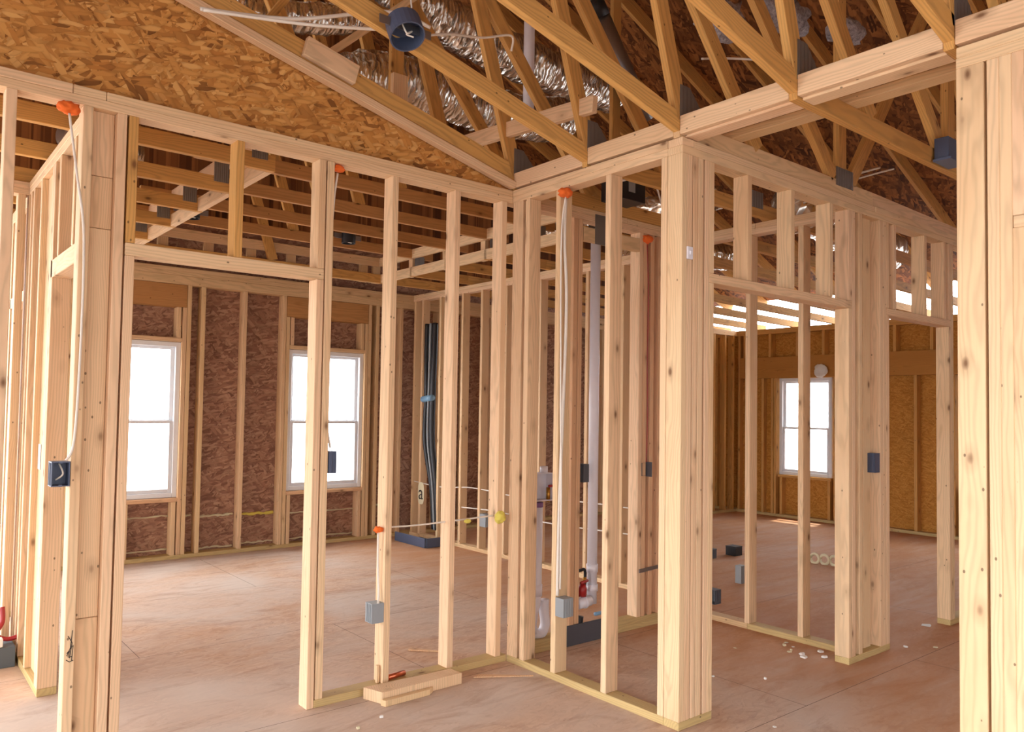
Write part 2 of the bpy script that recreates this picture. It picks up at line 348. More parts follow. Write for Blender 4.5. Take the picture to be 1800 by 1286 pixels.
bmesh.ops.recalc_face_normals(bm, faces=bm.faces[:])
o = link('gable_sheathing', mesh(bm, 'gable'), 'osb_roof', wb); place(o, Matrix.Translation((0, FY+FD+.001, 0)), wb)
box('bottom_plate', -2.1, 7.1, FY, FY+FD, 0, T, 'green', wb)
for z in (HB-.085, HB, HB+T): box('top_plate', -2.1, 7.1, FY, FY+FD, z, z+(T if z >= HB else .084), 'stud2', wb)
def fst(x, z0=T, z1=2.608, mat='stud2', nm='stud'): box(nm, x, x+T, FY, FY+FD, z0, z1, mat, wb)
for (a, b) in (W1, W2):
    for x in (a-T, b): fst(x, T, 2.39, nm='jack_stud')
    for x in (a-2*T-.004, b+T+.004): fst(x)
    box('header', a-T, b+T, FY+.0, FY+.04, 2.392, 2.606, 'beam', wb); box('header', a-T, b+T, FY+.075, FY+.115, 2.392, 2.606, 'beam', wb)
    box('window_head', a, b, FY, FY+FD, WZ[1]+.004, WZ[1]+.042, 'stud2', wb)
    box('window_sill', a, b, FY, FY+FD, WZ[0]-.04, WZ[0]-.003, 'red', wb)
    for x in (a+.01, a+.40, b-.05): fst(x, T, WZ[0]-.041, nm='cripple'); fst(x if x != a+.40 else a+.42, WZ[1]+.043, 2.39, nm='cripple') if x != a+.40 else None
for x in (-2.0, -.455, -.045, 1.47, 1.78, 2.3, 2.7, 3.1, 3.5, 3.9, 4.5, 5.1, 5.7, 6.3): fst(x)
for (a, b, z) in ((-1.49, -.68, .40), (-.53, -.47, .39), (-.40, -.06, .37), (.01, .36, .36), (.49, 1.28, .34), (1.42, 1.75, .36), (-.40, -.06, .06), (.02, .36, .07), (.5, 1.28, .07), (-1.4, -.68, .08)):
    pts = []; n = 14
    for i in range(n+1): pts.append((a+(b-a)*i/n, FY+FD-.008, z+random.uniform(-.006, .006)))
    tube('foam_bead', pts, [random.uniform(.005, .012)*(1.6 if (a == .01 or a == -.40) and z > .3 else 1) for _ in range(n+1)], 'foam_y' if (a == .01 and z > .3) else 'caulk', wb, 6, False)
def window(name, lab, ax, a, b, p, z0, z1):
    """double-hung vinyl window in the plane ax = p between a and b"""
    r = struct(name, ((a+b)/2, p, z0) if ax == 'y' else (p, (a+b)/2, z0), lab)
    def bx(nm, u0, u1, d0, d1, q0, q1, m, par=r):
        return box(nm, u0, u1, p+d0, p+d1, q0, q1, m, par, .003) if ax == 'y' else box(nm, p+d0, p+d1, u0, u1, q0, q1, m, par, .003)
    f = .045; zm = z0+(z1-z0)*.485
    for u in ((a, a+f), (b-f, b)): bx('window_frame', u[0], u[1], .03, .11, z0, z1, 'vinyl')
    for q in ((z0, z0+f), (z1-f, z1)): bx('window_frame', a+f, b-f, .03, .11, q[0], q[1], 'vinyl')
    s = .035
    for (q0, q1, d) in ((z0+f, zm+.012, .045), (zm-.012, z1-f, .075)):
        for u in ((a+f, a+f+s), (b-f-s, b-f)): bx('sash', u[0], u[1], d, d+.028, q0, q1, 'vinyl')
        for q in ((q0, q0+s), (q1-.026, q1)): bx('sash', a+f+s, b-f-s, d, d+.028, q[0], q[1], 'vinyl')
        bx('pane', a+f+s-.004, b-f-s+.004, d+.012, d+.016, q0+s-.004, q1-.022, 'glass')
    return r
window('window_1', 'white double-hung window at left of the back wall', 'y', W1[0], W1[1], FY, *WZ)
window('window_2', 'white double-hung window behind the doorway post', 'y', W2[0], W2[1], FY, *WZ)
# ---------------- right wall (x = 7.1)
RX = 7.1; RZ = 2.68
wr = struct('wall_right', (RX, 1.6, 0), 'amber sheathed outside wall of the far right room')
V1 = (1.87, 2.66); V2 = (-.55, .27); VZ = (.60, 1.96)
def sheath_y(y0, y1, z0, z1): flat('sheathing', RX+FD, RX+FD+.012, y0, y1, z0, z1, 'osb_side', wr)
for a, b in ((-1.6, V2[0]), (V2[1], V1[0]), (V1[1], 4.3)): sheath_y(a, b, 0, RZ)
for a, b in (V1, V2): sheath_y(a, b, 0, VZ[0]); sheath_y(a, b, VZ[1], RZ)
box('bottom_plate', RX, RX+FD, -1.5, 4.2, 0, T, 'green', wr)
for z in (RZ-2*T, RZ-T): box('top_plate', RX, RX+FD, -1.5, 4.2, z, z+T, 'truss', wr)
box('header_beam', RX, RX+.09, -1.5, 3.3, 1.965, 2.27, 'lvl', wr)
for y in (-1.3, -.9, -.4, .1, .55, 1.0, 1.46, 1.96, 2.35, 2.78, 3.2): box('cripple', RX, RX+FD, y, y+T, 2.27, RZ-2*T, 'truss', wr)
for y in (-1.3, -.63, .31, .75, 1.2, 1.75, 1.80, 2.70, 2.745, 2.90, 3.3, 3.7): box('stud', RX+.01, RX+FD, y, y+T, T, 1.965 if y < 3.3 else RZ-2*T, 'truss', wr)
flat('inner_sheathing', RX+.085, RX+.095, V1[1]+.1, 3.3, T, 1.96, 'osb_side', wr)
for a, b in (V1, V2):
    box('window_sill', RX, RX+FD, a, b, VZ[0]-.04, VZ[0]-.003, 'truss', wr)
    for y in (a+.02, a+.4, b-.05): box('cripple', RX+.02, RX+FD, y, y+T, T, VZ[0]-.04, 'truss', wr)
window('window_3', 'white double-hung window in the amber right wall', 'x', V1[0], V1[1], RX, *VZ)
window('window_4', 'white window partly hidden behind the nearest wall end', 'x', V2[0], V2[1], RX, *VZ)
# ================================================================ PARTITION A (doorway wall, y = 0)
A = wall_x('stud_wall', 'open stud wall with a doorway between the big front room and the back room', -3.2, 0, 0)
box('bottom_plate', -3.2, -2.077, 0, D, 0, T, 'green', A); box('bottom_plate', -1.205, -.002, 0, D, 0, T, 'green', A)
plates_x(A, -3.3, -.002, 0, split=[-2.33, -2.205])
for x in (-3.0, -2.56): stud_x(A, x)
stud_x(A, -2.29); stud_x(A, -2.161)
stud_x(A, -2.115, T, 2.095, 'jack_stud'); stud_x(A, -2.115, 2.15, HB, 'cripple', 'truss')
for z0, z1, m in ((T, .58, 'stud2'), (.582, 2.2, 'stud'), (2.202, 2.42, 'stud2'), (2.422, HB, 'stud')): box('backing_stud', -2.2505, -2.162, .045, .083, z0, z1, m, A)
box('header', -2.115, -1.205, 0, D, 2.096, 2.149, 'stud', A)
stud_x(A, -1.655, 2.15, HB, 'cripple', 'truss')
stud_x(A, -1.243, 0.0, 2.095, 'jack_stud'); stud_x(A, -1.243, 2.15, HB, 'cripple'); stud_x(A, -1.198)
for x in (-.825, -.42, -.083): stud_x(A, x)
# ================================================================ PARTITION B (x = 0)
B = wall_y('stud_wall', 'short open stud wall running from the inner corner to the thick corner post', 0, -1.17, 0)
box('bottom_plate', 0, D, -1.17, 0, 0, T, 'green', B); plates_y(B, -1.17, .089, 0)
box('stud', 0, T, -.089, -.001, T, HB, 'stud', B); box('stud', .042, .08, -.089, -.001, T, HB, 'stud', B)
for y in (-.152, -.416, -.797, -1.168): stud_y(B, y)
# ================================================================ PARTITION C (y = -1.2588)
CY = -1.2588
Cw = wall_x('stud_wall', 'long open stud wall with two door openings leading to the right rooms', 0, 4.4, CY)
box('bottom_plate', 0, .25, CY, CY+D, 0, T, 'green', Cw); box('bottom_plate', 1.564, 2.078, CY, CY+D, 0, T, 'green', Cw); box('bottom_plate', 2.98, 4.4, CY, CY+D, 0, T, 'green', Cw)
plates_x(Cw, 0, 4.4, CY, split=[.09, 1.9])
for x, w in ((0, T), (.040, T), (.084, .036), (.124, T), (.176, .034)): stud_x(Cw, x, w=w)
stud_x(Cw, .212, T, 2.10, 'jack_stud'); stud_x(Cw, .212, 2.147, HB, 'cripple')
box('header', .212, 1.602, CY, CY+D, 2.10, 2.146, 'stud2', Cw)
for x in (.53, .935, 1.345): stud_x(Cw, x, 2.147, HB, 'cripple')
stud_x(Cw, 1.564, T, 2.10, 'jack_stud'); stud_x(Cw, 1.564, 2.147, HB, 'cripple')
stud_x(Cw, 1.606); stud_x(Cw, 1.69); box('backing_stud', 1.83, 1.919, CY+.045, CY+.083, T, HB, 'stud', Cw); stud_x(Cw, 1.955)
stud_x(Cw, 1.998); stud_x(Cw, 2.04, T, 2.10, 'jack_stud'); stud_x(Cw, 2.04, 2.147, HB, 'cripple')
box('header', 2.04, 3.02, CY, CY+D, 2.10, 2.146, 'stud2', Cw)
for x in (2.14, 2.59, 2.90): stud_x(Cw, x, 2.147, HB, 'cripple')
stud_x(Cw, 2.98, T, 2.10, 'jack_stud'); stud_x(Cw, 2.98, 2.147, HB, 'cripple'); stud_x(Cw, 3.02)
for x in (3.4, 3.8, 4.2): stud_x(Cw, x)
# ================================================================ PARTITION D (x = 1.74)
Dw = wall_y('stud_wall', 'stud wall standing behind the first right doorway', 1.74, -1.17, 0)
box('bottom_plate', 1.74, 1.829, -1.168, -.45, 0, T, 'green', Dw); box('bottom_plate', 1.74, 1.829, -.448, -.001, 0, T, 'stud2', Dw)
plates_y(Dw, -1.168, -.001, 1.74, split=[-.5])
for y in (-1.16, -.862, -.465, -.06): stud_y(Dw, y)
# ================================================================ PARTITION E (plumbing wall, y = 0, x > .09)
E = wall_x('stud_wall', 'plumbing stud wall with white drain pipes behind the short wall', .09, 4.4, 0)
box('bottom_plate', .092, 1.83, 0, D, 0, T, 'green', E); box('bottom_plate', .092, 1.83, 0, D, T, 2*T, 'green', E)
plates_x(E, .092, 1.83, 0, split=[1.0])
for x, m in ((.093, 'stud'), (.505, 'red'), (.547, 'red'), (1.13, 'stud'), (1.172, 'red'), (1.245, 'red'), (1.33, 'red')): stud_x(E, x, 2*T, HB, mat=m)
box('blocking', .59, 1.13, 0, T, 2.56, 2.65, 'stud2', E)
box('blocking', 1.168+.04, 1.33, .04, .078, 2.5, 2.6, 'stud2', E)
# ================================================================ PARTITION G (x = 1.95)
GX = 1.95
G = wall_y('stud_wall', 'stud wall along the right side of the back room holding black line sets', GX, .1, 4.2)
box('bottom_plate', GX, GX+D, .1, 4.198, 0, T, 'stud2', G); plates_y(G, .1, 4.198, GX)
for y in (4.14, 3.98, 3.62, 3.20, 2.86, 2.46, 1.95, 1.32, .90, .5, .12): stud_y(G, y, mat='stud2' if y != 1.95 else 'stud')
for y in (3.3, 3.24, 2.9): pass
# ================================================================ PARTITION J (left closet walls)
JX = -2.235
J = wall_y('stud_wall', 'row of close-packed studs with a door header behind the left wall post', JX, .95, 1.8)
box('bottom_plate', JX, JX+D, .95, 1.8, 0, T, 'green', J); plates_y(J, .09, 1.8, JX)
for y in (.952, .995, 1.35, 1.6, 1.7): stud_y(J, y, mat='stud')
box('header', JX, JX+D, .09, .99, 2.10, 2.19, 'stud2', J)
for y in (.15, .45, .8): stud_y(J, y, 2.19, HB, 'cripple')
box('panel', JX+.03, JX+.042, 1.04, 1.55, T, HB, 'stud2', J)
L = wall_x('stud_wall', 'cross wall of studs reaching left behind the close-packed stud row', -3.9, JX, 1.81)
box('bottom_plate', -3.9, JX+D, 1.81, 1.81+D, 0, T, 'green', L); plates_x(L, -3.9, JX+D, 1.81)
for x in (-2.19, -2.235, -2.29, -2.60, -3.0, -3.4): stud_x(L, x, mat='stud')
J2 = wall_y('stud_wall', 'farthest stud wall at the left edge beyond the cross wall', -2.2, 1.9, 4.2)
box('bottom_plate', -2.2, -2.2+D, 2.75, 4.19, 0, T, 'green', J2); plates_y(J2, 1.902, 4.19, -2.2)
for y in (1.92, 2.75, 2.80, 3.1, 3.3, 3.7, 4.1): stud_y(J2, y, mat='stud' if y < 3 else 'stud2')
box('header', -2.2, -2.2+D, 1.96, 2.79, 2.10, 2.17, 'red', J2)
for y in (2.1, 2.4, 2.6): stud_y(J2, y, 2.17, HB, 'cripple')
# ================================================================ PARTITION M (far closet wall in right room)
Mw = wall_x('stud_wall', 'dark narrow closet wall in the far corner of the right room', 6.0, 7.1, 3.35)
box('bottom_plate', 6.0, 7.09, 3.35, 3.35+D, 0, T, 'green', Mw); plates_x(Mw, 6.0, 7.09, 3.35, top=RZ-2*T)
for x in (6.02, 6.3, 6.5, 6.54, 6.8, 7.0): stud_x(Mw, x, z1=RZ-2*T, mat='truss')
# ================================================================ WALL END K (nearest, right)
K = wall_y('stud_wall', 'nearest stud wall end filling the right edge of the view', 0, -3.3, -2.464)
plates_y(K, -3.3, -2.464, 0); box('bottom_plate', 0, D, -3.3, -2.464, 0, T, 'green', K)
box('stud', 0, T, -2.553, -2.464, T, HB, 'stud', K); box('stud', .043, .081, -2.553, -2.464, T, HB, 'stud2', K)
for y in (-2.600, -2.638): stud_y(K, y)
stud_y(K, -2.676, T, 2.10, 'jack_stud'); stud_y(K, -2.676, 2.14, HB, 'cripple'); box('header', 0, D, -3.3, -2.64+.0, 2.10, 2.139, 'stud', K)
K2 = [stud_y(K, y) for y in (-3.26,)]
# ================================================================ gable panel above partition A
bm = bmesh.new(); pr = [(-3.3, H+.002), (-.06, H+.002), (-.06, H+.03), (-3.3, H+.02+.252*3.3+.04)]
a = [bm.verts.new((x, .0, z)) for x, z in pr]; b = [bm.verts.new((x, .012, z)) for x, z in pr]
bm.faces.new(a); bm.faces.new(b[::-1])
for i in range(4): bm.faces.new((a[i], b[i], b[(i+1) % 4], a[(i+1) % 4]))
bmesh.ops.recalc_face_normals(bm, faces=bm.faces[:])
o = link('gable_panel', mesh(bm, 'gable_panel'), 'osb'); o.location = (0, .045, 0)
tag(o, 'orange strand board panel filling the triangle above the doorway wall', 'panel')
# ================================================================ ROOF TRUSSES
def gusset(par, x, y, z, w=.14, h=.16, sk=.0):
    """ribbed steel nail plate on the near face of a truss"""
    bm = bmesh.new(); n = 14
    fr = []; bk = []
    for i in range(n+1):
        u = -w/2+w*i/n; dy = -.0025-(.002 if i % 2 else 0); top = h/2-max(0, (i/n-.35))*sk
        fr.append((bm.verts.new((u, dy, -h/2)), bm.verts.new((u, dy, top)))); bk.append((bm.verts.new((u, -.0002, -h/2)), bm.verts.new((u, -.0002, top))))
    for i in range(n):
        bm.faces.new((fr[i][0], fr[i+1][0], fr[i+1][1], fr[i][1])); bm.faces.new((bk[i][1], bk[i+1][1], bk[i+1][0], bk[i][0]))
        bm.faces.new((fr[i][1], fr[i+1][1], bk[i+1][1], bk[i][1])); bm.faces.new((fr[i+1][0], fr[i][0], bk[i][0], bk[i+1][0]))
    bm.faces.new((fr[0][0], fr[0][1], bk[0][1], bk[0][0])); bm.faces.new((fr[n][1], fr[n][0], bk[n][0], bk[n][1]))
    o = link('gusset_plate', mesh(bm, 'gusset'), 'plate', par); place(o, Matrix.Translation((x, y, z)), par)
def zb(x): return 2.772 if x < 1.9 else 2.772-(x-1.9)/5.2*.09
TRAY = (-1.22, 1.2)
def truss(y, label):
    r = thing('roof_truss', label, 'roof truss', (0, y+T/2, 2.77)); yc = y+T/2
    def b(nm, p0, p1, w=D, m='truss'):
        return beam(nm, (p0[0], yc, p0[1]), (p1[0], yc, p1[1]), (0, 1, 0), T, w, m, r)
    hw = D/2
    if y < .3:
        k0 = .036 if y == 0 else 0
        b('sloped_chord', (.05, 2.79+hw+k0), (-3.6, 2.79+.25*3.6+hw+.003+k0))
        m1 = 'stud2' if y == -1.24 else 'truss'
        b('bottom_chord', (.0, zb(0)+hw), (1.9, zb(1.9)+hw), m=m1); b('bottom_chord', (1.9, zb(1.9)+hw), (7.4, zb(7.4)+hw), m=m1)
    else:
        if .5 < y < 3.6:
            b('bottom_chord', (-3.9, 2.77+hw), (TRAY[0], 2.77+hw)); b('raised_chord', (TRAY[0]-.25, 2.95+hw), (TRAY[1]+.25, 2.95+hw), m='beam')
            b('bottom_chord', (TRAY[1], 2.77+hw), (1.9, 2.77+hw)); b('bottom_chord', (1.9, 2.77+hw), (7.4, zb(7.4)+hw))
            gusset(r, TRAY[0]-.09, y, 2.90, .09, .15)
            gusset(r, TRAY[1]+.09, y, 2.90, .11, .15)
        else:
            b('bottom_chord', (-3.9, 2.77+hw), (1.9, 2.77+hw)); b('bottom_chord', (1.9, 2.77+hw), (7.4, zb(7.4)+hw))
    y > .3 or (gusset(r, .10, y, 2.94, .2, .17, .2), gusset(r, 1.55, y, 2.88, .2, .11))
    b('top_chord', (7.42, zr(7.42)-.075), (XR, zr(XR)-.075), .14); b('top_chord', (XR, zr(XR)-.075), (-6.3, zr(-6.3)-.075), .14)
    if .3 < y < 1: b('web', (-.45, 3.04), (-.45, zr(-.45)-.14)); b('web', (-.9, 3.04), (-2.6, 6.4)); b('web', (1.53, 2.87), (1.53, zr(1.53)-.14))
    w0 = 3.03 if .5 < y < 3.6 else 2.86
    b('web', (0.03-(w0-2.86)*.36, w0), (-1.12, zr(-1.12)-.14)); y > 1 or b('web', (.66-(w0-2.86)*.86, w0), (-1.9, 2.86+2.56*1.16))
    if y > 1.5: return r
    if y < -.7: b('web', (1.44, 2.87), (.2, 4.11))
    else: return r
    b('web', (1.53, 2.87), (1.53, zr(1.53)-.14)); b('web', (1.64, 2.87), (3.1, zr(3.1)-.14) if zr(3.1) > 4 else (3.0, 4.5))
    b('web', (3.9, 2.85), (2.6, zr(2.6)-.15)); b('web', (4.6, 2.84), (4.6, zr(4.6)-.15)); b('web', (4.7, 2.84), (5.9, zr(5.9)-.14))
    if 0:
        b('web', (-.45, 3.04), (-.45, zr(-.45)-.14)); b('web', (-.9, 3.04), (-2.6, 6.4))
    return r
labs = {-2: 'roof truss crossing above the beam that meets the nearest wall end', -1: 'roof truss passing over the beam midway across the right doorway space',
        0: None}
TY = [0, -.62, -1.24, -1.85, -2.46]
TL = ['roof truss standing on the orange gable panel over the doorway wall', 'roof truss carrying the round dark light housing near the top edge',
      'roof truss landing exactly on the thick corner post', 'roof truss carrying the square dark light housing near the right edge',
      'nearest roof truss, landing on the nearest wall end']
for y, l in zip(TY, TL): truss(y, l)
for i in range(1, 7):
    truss(.61*i, ['first', 'second', 'third', 'fourth', 'fifth', 'sixth'][i-1]+' roof truss beyond the gable panel, counted toward the back wall')
# nailer strip under T1 and scab on it
o = beam('nailing_strip', (-.0, .0, 2.80), (-3.3, .0, 2.80+.25*3.3), (0, 1, 0), .05, .04, 'stud'); o.location.z -= .003; tag(o, 'pale nailing strip along the lower edge of the gable truss', 'board')
o = beam('scab_block', (-1.065, -.02, 3.155), (-1.345, -.02, 3.225), (0, 1, 0), T, .10, 'stud'); tag(o, 'short pale pinkish scab block nailed to the gable truss', 'wood block')
# blocking over B line and beam between trusses
bb = thing('blocking_beam', 'line of blocks and flat boards nailed between trusses from inner corner to nearest wall end', 'beam', (0, -1.2, 2.78))
ys = [-.0]+TY[1:]+[-3.3]
for a_, b_ in zip(TY, TY[1:]+[-3.3]): box('block', .0, T, b_+T+.001, a_-.001, 2.784, 2.873, 'stud', bb)
for a_, b_ in zip(TY[2:], TY[3:]+[-3.3]): box('flat_board', T+.001, T+D, b_+T+.001, a_-.001, 2.775, 2.775+T, 'stud', bb)
o = box('lateral_brace', .42, .51, -3.2, -1.15, 2.862, 2.9, 'stud2'); tag(o, 'ridged pale board lying across the truss chords behind the beam', 'board')
o = beam('lateral_brace', (-.045, .45, 3.16), (-.045, -.72, 3.07), (0, 0, 1), D, T, 'stud'); tag(o, 'pale board nailed across the truss webs with its square end showing', 'board')
o = beam('diagonal_brace', (-1.15, .28, 3.30), (-.35, .34, 4.05), (0, 1, 0), D, T, 'stud2'); tag(o, 'grooved pale diagonal brace between gable panel and round light housing', 'board')
o = beam('diagonal_brace', (-1.5, .42, 3.30), (-1.05, .42, 4.0), (0, 1, 0), D, T, 'truss'); tag(o, 'steep brown brace at the top edge above the gable truss', 'board')
o = box('web_block', -.505, -.40, .565, .603, 3.1, 3.53, 'stud'); tag(o, 'short pale upright block against a dark upright in the attic', 'wood block')
# doubled edge board right of C (chord beside plates is part of T3); plate strip above C
# ================================================================ TRAY CEILING FRAME over back room
tr = thing('tray_ceiling_frame', 'ladder-like box of boards and short blocks framing the raised ceiling of the back room', 'ceiling framing', (0, 3.6, 2.77))
x0, x1 = TRAY; yb = 3.70; yf = .66
for z, m in ((2.772, 'stud'), (2.95, 'stud')):
    box('board', x1, x1+T, yf, yb, z, z+D, m, tr); box('board', x0-T, x1, yb, yb+T, z, z+D, 'stud2', tr); box('board', x0-T, x0, yf, yb, z, z+D, 'stud', tr)
for x in (-1.0, -.6, -.2, .2, .6, 1.0, 1.15): box('block', x, x+D, yb+T, yb+2*T, 2.775, 3.035, 'stud2', tr)
for y in (3.6, 3.1, 2.5, 1.9, 1.3, .9): box('block', x1+T, x1+2*T, y, y+D-.02, 2.775, 3.035, 'stud2', tr)
flat('backing_panel', x0, x1+.3, yb+.08, yb+.09, 2.862, 3.2, 'osb_wall', tr)
# ================================================================ SERVICES
def ebox(c, n, s, label, mat='box', wires=True, name='electrical_box', grp=None, open_=False, dz=.095, w=.06, dp=.07):
    """switch box: body centred at c, its open front faces n (unit axis), stud side s"""
    r = thing(name, label, 'electrical box', c, grp); n = Vector(n); s = Vector(s); u = Vector((0, 0, 1))
    bm = bmesh.new(); hw, hz = w/2, dz/2
    # open shell: outer box minus front
    def P(a, b, z): return n*a+s*b+u*z
    t = .004
    o1 = [P(0, -hw, -hz), P(0, hw, -hz), P(0, hw, hz), P(0, -hw, hz)]; o2 = [p-n*dp for p in o1]
    i1 = [P(0, -hw+t, -hz+t), P(0, hw-t, -hz+t), P(0, hw-t, hz-t), P(0, -hw+t, hz-t)]; i2 = [p-n*(dp-t) for p in i1]
    vs = [[bm.verts.new(p) for p in q] for q in (o1, o2, i1, i2)]
    for i in range(4):
        j = (i+1) % 4
        bm.faces.new((vs[0][i], vs[0][j], vs[1][j], vs[1][i])); bm.faces.new((vs[2][j], vs[2][i], vs[3][i], vs[3][j])); bm.faces.new((vs[0][j], vs[0][i], vs[2][i], vs[2][j]))
    bm.faces.new(vs[1][::-1]); bm.faces.new(vs[3])
    for k in range(3):      # moulded ribs on the side
        for sg in (-1, 1):
            a0 = -dp*(.25+.25*k); q = [P(a0, sg*hw, -hz*.9), P(a0+.004, sg*hw, -hz*.9), P(a0+.004, sg*hw, hz*.9), P(a0, sg*hw, hz*.9)]
            q2 = [p+s*sg*.003 for p in q]; va = [bm.verts.new(p) for p in q]; vb = [bm.verts.new(p) for p in q2]; bm.faces.new(vb)
            for i in range(4): bm.faces.new((va[i], va[(i+1) % 4], vb[(i+1) % 4], vb[i]))
    bmesh.ops.recalc_face_normals(bm, faces=bm.faces[:])
    o = link('box_body', mesh(bm, 'box_body'), mat, r); body = o
    if not open_:
        q = box('cover_plate', -hw, hw, -.0035, -.0005, -hz, hz, mat, None, .001); q.parent = r
        q.matrix_local = Matrix(((s.x, -n.x, 0, 0), (s.y, -n.y, 0, 0), (0, 0, 1, 0), (0, 0, 0, 1)))
    for z in (-hz*.93, hz*.93):
        bm = bmesh.new(); bmesh.ops.create_cube(bm, size=1); bmesh.ops.scale(bm, vec=(.012, .012, .008), verts=bm.verts); o = link('screw_lug', mesh(bm, 'lug'), mat, body); o.location = n*-.004+u*z
    if wires and open_:
        o = tube('wire', [Vector(c)-n*dp*.6+u*hz*.8, Vector(c)-n*dp*.2+s*.01+u*.0, Vector(c)-n*dp*.5-s*.012-u*hz*.5], .0035, 'cable', r, 6)
    return r
# box faces: camera side
ebox((-2.325, -.002, 1.18), (0, -1, 0), (1, 0, 0), 'blue-grey open electrical box on the left wall post', 'box_b', dz=.1, w=.066, open_=True)
ebox((-1.115, .03, 1.19), (1, 0, 0), (0, 1, 0), 'blue-grey electrical box on the doorway post, seen against the window', 'box_b', dz=.11, w=.06, dp=.04)
ebox((-.86, .0, .405), (0, -1, 0), (1, 0, 0), 'grey electrical box low on the stud right of the doorway', 'box', dz=.10, w=.068)
ebox((-.002, -.452, .40), (-1, 0, 0), (0, 1, 0), 'grey electrical box low on the short wall stud beside drain pipe', 'box', dz=.10, w=.066)
ebox((.635, .0, 1.065), (0, -1, 0), (1, 0, 0), 'dark narrow electrical box above the red valve', 'box_d', dz=.115, w=.05)
ebox((1.22, -.0, 1.07), (0, -1, 0), (1, 0, 0), 'dark square electrical box under the red-stained stud', 'box_d', dz=.09, w=.10)
ebox((1.91, CY-.002, 1.17), (0, -1, 0), (1, 0, 0), 'blue-grey electrical box on the post between the two right doorways', 'box_b', dz=.12, w=.06)
ebox((GX-.002, 2.80, .33), (-1, 0, 0), (0, 1, 0), 'grey electrical box on the back room side wall studs', 'box', dz=.13, w=.10)
ebox((1.738, -.13, .16), (-1, 0, 0), (0, 1, 0), 'olive black square box on the plate behind the first right doorway', 'box_d', dz=.10, w=.12)
ebox((2.9, .42, .078), (-1, 0, 0), (0, 1, 0), 'grey box low beside the corner post in right room', 'box', dz=.15, w=.06)
for c, l, m, s in (((4.024, 1.247, .035), 'black plastic box lying on the right room floor', 'black', .10), ((3.664, 1.30, .035), 'dark grey plastic box lying beside the black one', 'box_d', .10)):
    r = thing('plastic_box', l, 'plastic box', (c[0], c[1], 0)); o = box('box_body', c[0]-s*.6, c[0]+s*.6, c[1]-s*.6, c[1]+s*.6, .001, .085, m, r); box('lid', c[0]-s*.62, c[0]+s*.62, c[1]-s*.62, c[1]+s*.62, .0855, .095, m, r)
# orange fire foam blobs
for i, (c, rr, l) in enumerate([((-2.345, .0, 2.665), .036, 'orange foam lump under the top plate at far left'), ((-1.125, .03, 2.675), .026, 'small orange foam lump beside the doorway post top'),
                                ((.0, -.452, 2.665), .036, 'orange foam lump at the top of the short wall'), ((1.2, -.0, 2.655), .04, 'orange foam lump above the red-stained stud'),
                                ((-.85, .03, .83), .022, 'orange foam lump halfway down a stud by the grey box')]):
    tag(blob('foam_lump', c, rr, 'foam', None, (1.15, .9, .75), .35, i*3+1), l, 'foam', 'orange fire foam lumps')
tag(blob('foam_lump', (-.07, -.01, .84), .032, 'foam_y', None, (1, .8, 1.1), .4, 9), 'yellow foam lump on the last stud before the inner corner', 'foam')
tag(blob('foam_lump', (-.30, -.005, .835), .018, 'foam_y', None, (1.3, .5, .7), .3, 12), 'small yellow foam patch where a cable crosses a stud', 'foam')
# drips of red on stud
tag(tube('red_drip', [(1.2, -.003, 2.62), (1.215, -.004, 2.3), (1.212, -.004, 1.8), (1.218, -.004, 1.45), (1.21, -.004, 1.12)], .003, 'redm', None, 6), 'thin red wire running down the reddish stud', 'wire')
# cables
def cab(label, pts, r=.004, mat='cable', grp=None): return tag(tube('cable', pts, r, mat, None, 7), label, 'cable', grp)
cab('white cable running down the left wall post from the orange foam', [(-2.343, -.012, 2.64), (-2.31, -.02, 2.4), (-2.275, -.012, 2.15), (-2.272, -.012, 1.7), (-2.283, -.012, 1.32), (-2.31, -.012, 1.235)], .005)
cab('white cable dropping beside the doorway post top', [(-1.13, .03, 2.65), (-1.145, .035, 2.5), (-1.148, .05, 2.2), (-1.15, .06, 1.5), (-1.13, .04, 1.26)], .006)
cab('white cable running down the short wall stud', [(.0, -.455, 2.64), (-.004, -.43, 2.4), (-.004, -.44, 1.6), (-.004, -.455, 1.0), (-.003, -.455, .5)], .005)
cab('grey cable beside the short wall stud', [(.03, -.425, 2.64), (.02, -.43, 2.4), (.03, -.44, 2.0), (.01, -.428, 1.0), (.0, -.43, .46)], .009)
cab('white cable from orange foam to the low grey box', [(-.85, .03, .81), (-.845, .035, .65), (-.84, .03, .5), (-.86, -.0, .455)], .006)
cab('white cable stretched level through the studs of the doorway wall', [(-.80, .045, .835), (-.6, .05, .83), (-.40, .045, .835), (-.2, .045, .84), (-.08, .04, .845)], .005)
cab('white cable passing level through the back room side wall', [(GX+.02, 4.15, .62), (GX+.02, 3.6, .60), (GX+.02, 3.0, .64), (GX+.02, 2.3, .62), (GX+.02, 1.3, .66), (GX+.02, .3, .66)], .006)
cab('lower white cable passing through the back room side wall', [(GX+.02, 3.2, .42), (GX+.02, 2.6, .44), (GX+.02, 1.8, .42), (GX+.02, .8, .45)], .006)
cab('white cable crossing the attic above the gable truss', [(-1.9, -.2, 3.15), (-1.5, -.25, 3.22), (-1.1, -.4, 3.33), (-.9, -.45, 3.30)], .009)
cab('second white cable crossing the attic above the gable truss', [(-1.9, -.24, 3.13), (-1.5, -.30, 3.18), (-1.25, -.38, 3.21), (-1.05, -.5, 3.22)], .008)
cab('white cable running right from the round light housing', [(-1.0, -.45, 3.22), (-.8, -.45, 3.30), (-.55, -.4, 3.38), (-.36, -.4, 3.45), (-.34, -.38, 3.38)], .006)
